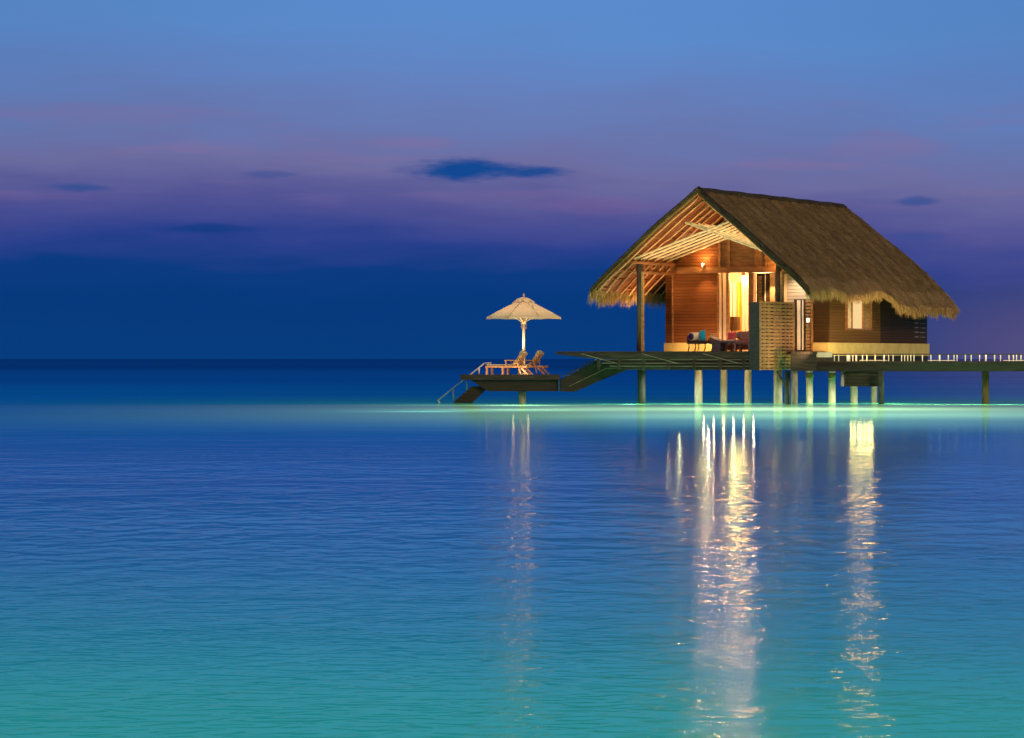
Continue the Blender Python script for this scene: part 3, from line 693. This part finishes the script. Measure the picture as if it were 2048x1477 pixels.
def pillow(u, v, z, w, h, th, m, lab, lean=0, rz=0, name='cushion'):
    o = MB()
    def f(i, j, sgn):
        a, b = 2*i-1, 2*j-1; e = (1-a**4)*(1-b**4)
        return (a*w/2*(1-.06*(1-abs(b))), sgn*th/2*max(0, e)**.5, (b+1)*h/2)
    o.grid(lambda i, j: f(i, j, 1), 12, 12); o.grid(lambda i, j: f(1-i, j, -1), 12, 12)
    o = o.build(name, m, None, True); o.location = VW(u, v, z); o.rotation_euler = (lean, rz, -A); tag(o, lab, 'cushion'); return o
pillow(1.90, 1.80, 2.53, .27, .43, .16, M['blue'], 'bright turquoise cushion leaning on the daybed', R(-14), R(-12))
pillow(2.13, 2.15, 2.53, .30, .32, .12, M['orange'], 'tan orange cushion behind the turquoise one', R(-20), R(8))
tw = MB(); tw.grid(lambda i, j: (2.20+.36*i, 1.75+.5*j, 2.535+.16*(1-i)**1.6+.02*math.sin(9*j)), 10, 6)
tw = tw.build('towel', M['white'], None, True); tw.location = (5.22, 150, 0); tw.rotation_euler = (0, 0, -A); md = tw.modifiers.new('t', 'SOLIDIFY'); md.thickness = .03
tag(tw, 'cream towel draped on the right end of the daybed', 'towel')
tb = vthing('terrace_table', 'long low grey stone topped table beside the daybed', 'table', u=2.96, v=1.7, z=2.1)
MB().box((-.55, -.35, .33), (.55, .35, .41)).build('table_top', M['grey_stone'], tb, bevel=.01)
MB().box((-.53, -.30, 0), (-.16, .30, .328)).build('pedestal', M['grey_stone'], tb)
for ux in (.1, .5): 
    for vy in (-.28, .28): MB().box((ux-.025, vy-.025, 0), (ux+.025, vy+.025, .328)).build('leg', M['darkwood'], tb)
ch = vthing('armchair', 'salmon woven armchair half hidden by the slate screen panel', 'armchair', u=3.75, v=1.6, z=2.1)
MB().box((-.32, -.32, .30), (.32, .32, .42)).build('seat', M['salmon'], ch, bevel=.02)
MB().box((-.32, .24, .421), (.32, .32, .80)).build('backrest', M['salmon'], ch, bevel=.02)
for s in (-1, 1):
    MB().box((s*.31-.03, -.32, .52), (s*.31+.03, .235, .57)).build('armrest', M['slat'], ch, bevel=.01)
    for vy in (-.29, .28): MB().box((s*.29-.025, vy-.025, 0), (s*.29+.025, vy+.025, .30)).build('leg', M['slat'], ch)
    MB().box((s*.31-.02, -.31, .421), (s*.31+.02, -.27, .518)).build('arm_support', M['slat'], ch)
# inside the room
bd = vthing('sofa', 'low white cushioned sofa beside the open door, behind the stone topped table', 'sofa', u=2.75, v=3.45, z=2.1)
MB().box((-.62, -.38, .06), (.62, .38, .28)).build('sofa_frame', M['timber'], bd, bevel=.02)
MB().box((-.60, -.36, .282), (.60, .36, .47)).build('seat_cushion', M['white'], bd, bevel=.05)
pillow(2.50, 3.40, 2.56, .40, .34, .16, M['pink'], 'pink cushion at the left end of the white sofa', R(-14))
bolster(2.95, 3.35, 2.75, .17, .5, M['sage'], M['sage'], 'sage green bolster on the white sofa', ang=.1)
lm = vthing('table_lamp', 'large taupe drum shade lamp inside the open door', 'lamp', u=1.93, v=5.0, z=2.1)
MB().tube([(0, 0, 0), (0, 0, .05), (0, 0, .06), (0, 0, .9)], [.16, .16, .03, .025], 14).build('stand', M['darkwood'], lm, True)
MB().tube([(0, 0, .86), (0, 0, 1.42)], [.36, .34], 28, cap=False).build('lamp_shade', M['shade_cloth'], lm, True)
def curtain(u0, u1, v, m, lab, z0=2.12, z1=5.2):
    mb = MB(); n_ = int((u1-u0)/.02)+2
    mb.grid(lambda i, j: (u0+(u1-u0)*i, v+.035*math.sin(i*(u1-u0)*42), z0+(z1-z0)*j), n_*2, 3)
    o = mb.build('curtain', m, None, True); o.location = (5.22, 150, 0); o.rotation_euler = (0, 0, -A)
    tag(o, lab, 'curtain', 'curtains inside the villa doorway')
curtain(1.70, 2.03, 5.3, M['sheer_cream'], 'cream curtain just left of the amber one inside the doorway', 2.12, 4.95)
curtain(2.035, 2.26, 5.32, M['sheer_amber'], 'glowing amber yellow curtain inside the doorway', 2.12, 4.93)
curtain(2.45, 2.95, 4.75, M['sheer_cream'], 'wide cream curtain right of the dark post inside the doorway')
MB().box((2.27, 5.2, 2.1), (2.42, 5.3, 5.5)).build('room_post', M['timber'], villa)
# wall sconces and other fixtures
def sconce(u, v, z, lab, small=False):
    t = vthing('wall_sconce', lab, 'wall lamp', 'outdoor wall sconces', u, v, z)
    MB().tube([(0, 0, -.09), (0, 0, .05)], .045, 12).build('housing', M['metal'], t, True)
    MB().box((-.03, .02, -.04), (.03, .14, .02)).build('bracket', M['metal'], t)
    MB().tube([(0, 0, .052), (0, 0, .065)], .055, 14).build('lens', M['bulb'], t, True); return t
WARM = (1, .60, .27)
sconce(1.03, 4.0, 5.62, 'up and down wall sconce on the plank wall left of the door')
sconce(4.28, 4.0, 5.62, 'up and down wall sconce above the bright pillar right of the door')
lantern = vthing('entry_lantern', 'small square glowing lantern on the entry lattice', 'lantern', u=5.36, v=4.62, z=3.28)
MB().box((-.05, -.04, 0), (.05, .04, .17)).build('glass', glow('lantern_glass', (1, .8, .5), 3), lantern, bevel=.006)
MB().box((-.055, -.045, .172), (.055, .045, .20)).build('cap', M['dark'], lantern)
MB().box((-.055, -.045, -.028), (.055, .045, -.002)).build('base', M['dark'], lantern)
MB().box((-.012, .045, .05), (.012, .068, .10)).build('bracket', M['dark'], lantern)
# ------------------------------------------------------------------ lamps of the place and added fill lights
lamp('sconce_up', VW(1.10, 4.02, 5.72), 70, WARM, .03, 165, VW(1.0, 3.7, 8), .9)
lamp('sconce_bulb', VW(1.03, 3.90, 5.72), 30, (1, .55, .15), .10)
lamp('sconce_down', VW(1.15, 3.75, 5.35), 110, WARM, .03, 100, VW(1.2, 4.25, 2.1), 1.0)
lamp('pillar_down', VW(4.02, 3.8, 5.20), 300, WARM, .03, 70, VW(4.0, 4.2, 2.1))
lamp('sconce_up', VW(4.28, 3.9, 5.75), 110, WARM, .03, 165, VW(4.3, 3.7, 8), .9)
lamp('sconce_bulb', VW(4.28, 3.86, 5.72), 34, (1, .55, .15), .10)
lamp('room_lamp', VW(2.6, 7.2, 4.9), 1100, (1, .64, .33), .3)
def strip(loc, w, h, power, col, rx, rz=0):
    l = bpy.data.lights.new('area_light', 'AREA'); l.shape = 'RECTANGLE'; l.size = w; l.size_y = h; l.energy = power; l.color = col
    o = bpy.data.objects.new('area_light', l); C.objects.link(o); o.location = loc; o.rotation_euler = (rx, 0, rz)
strip(VW(2.32, 5.05, 5.10), 1.25, .30, 105, (1, .55, .15), R(-90), -A)  # added panel that widens the doorway's reflection on the water
lamp('entry_downlight', VW(5.0, 4.0, 5.1), 80, (1, .80, .58), .05, 110, VW(5.0, 5.2, 3.6), .9)
lamp('deck_uplight', VW(1.0, -.3, 2.18), 1500, (1, .68, .38), .05, 75, VW(1.4, .9, 6.6), .9)
lamp('deck_uplight', VW(4.2, -.3, 2.18), 1500, (1, .68, .38), .05, 75, VW(4.0, .9, 6.6), .9)
lamp('eave_lamp', VW(-1.2, 3.0, 2.2), 850, WARM, .05, 120, VW(-1.2, 2.0, 6))
lamp('plinth_lamp', VW(1.5, 3.45, 2.3), 60, (1, .66, .30), .03)
lamp('plinth_lamp', VW(.2, 3.5, 2.25), 18, (1, .70, .30), .03)
lamp('plinth_lamp', VW(-.6, 4.4, 2.25), 8, (1, .70, .30), .03)
lamp('plinth_lamp', VW(2.9, 3.2, 2.25), 40, (1, .66, .40), .03)
strip((13.85, 149.05, 1.85), 1.0, .20, 42, (1, .55, .15), R(-90))
strip((14.5, 149.2, 1.88), 3.4, .10, 200, (1, .68, .32), R(100))
strip((21.4, 148.74, 1.955), 17.2, .02, 20, (1, .80, .58), R(25))  # added strip that brightens the kerb posts
lamp('plinth_wash', (17.0, 150.6, 1.80), 170, (1, .70, .32), .03, 150, (17.6, 156.0, 2.4), .9)
lamp('roof_wash', (17.8, 149.0, 1.85), 600, (1, .70, .34), .04, 60, VW(7.4, 9.0, 4.8), 1.0)
lamp('roof_wash', (12.0, 148.0, 2.15), 130, (1, .72, .40), .04, 70, VW(7.2, 2.5, 5.2), 1.0)
lamp('screen_lamp', (11.95, 147.5, 2.0), 110, (1, .66, .34), .03, 120, (10.7, 147.9, 2.5), .9)
px0 = wx(1047.5, 152.4)
lamp('parasol_lamp', (px0-.30, 152.0, 2.0), 170, (1, .68, .40), .03, 120, (px0+.1, 152.3, 4), .9)
for xx in (-1.0, .35, 1.6):
    lamp('lounger_lamp', (xx, 151.08, 1.22), 46, (1, .68, .40), .04, 130, (xx*.6+.1, 152.6, 1.9), .9)
def under(x, y, z, power, col=(.9, 1, .75), spot=150, lab=''):  # downlights added under the decks to brighten the piles
    t = wthing('under_deck_fill', lab, 'lamp', 'added lamps under the decks', (x, y, z))
    MB().tube([(0, 0, .0), (0, 0, .10)], [.09, .06], 14).build('housing', M['dark'], t, True)
    MB().tube([(0, 0, -.012), (0, 0, -.002)], .07, 14).build('lens', M['lens'], t, True)
    lamp('under_beam', (x, y, z-.05), power, col, .05, spot, (x, y, 0), .7)
under(8.6, 149.3, 1.66, 480, (1, .88, .68), lab='added downlight under the middle of the terrace')
under(6.4, 150.2, 1.66, 350, (1, .88, .68), lab='added downlight under the left half of the terrace')
under(14.9, 150.9, 1.5, 700, (1, .84, .60), lab='added downlight behind the hanging dark box')
under(12.5, 149.9, 1.5, 420, (1, .84, .60), lab='added downlight under the jetty start by the pale piles')
# submerged lagoon lights: they glow up through the milky shallows
def sub(x, y, z, power, col=(1, .90, .55)):
    lamp('lagoon_light', (x, y, z), power, col, .1)
sub(.35, 145, -1.2, 800, (1, .92, .75)); sub(.35, 132, -2.2, 900, (1, .92, .75))
for xx, yy_, pw in ((-3.5, 146, 90), (-3, 128, 260)): sub(xx, yy_, -1.4, pw, (.5, .95, 1))
sub(4.75, 148.2, -.25, 200, (1, 1, .8)); sub(3.6, 148.9, -.3, 35, (.8, 1, .6))
for xx, yy_, zz_, pw in ((3.5, 136, -5, 900), (6.6, 116, -8, 4600), (8.6, 134, -5, 5600), (8.0, 103, -9, 4200), (10.8, 120, -8, 8600), (12.8, 134, -5, 5000), (15.0, 124, -8, 2400)):
    sub(xx, yy_, zz_, pw, (1, .80, .55))
for xx in (6.6, 8.4): sub(xx, 148.0, -.30, 60, (.8, 1, .6))
for xx in (15.2, 16.6, 18, 19.4, 20.8, 22.2): sub(xx, 147.0, -.42, 150, (.95, 1, .7))
for xx in (.05, .65): lamp('parasol_streak_light', (xx, 151.25, 1.22), 1.7, (1, .50, .14), .05)  # added lights that draw the warm streak below the parasol
for xx in (7.7, 8.1, 8.5, 8.9, 9.3, 9.7): lamp('column_streak_light', (xx, 150.6, 1.385), 14, (1, .55, .26), .03)  # hidden lights added so the reflection column starts close to the deck
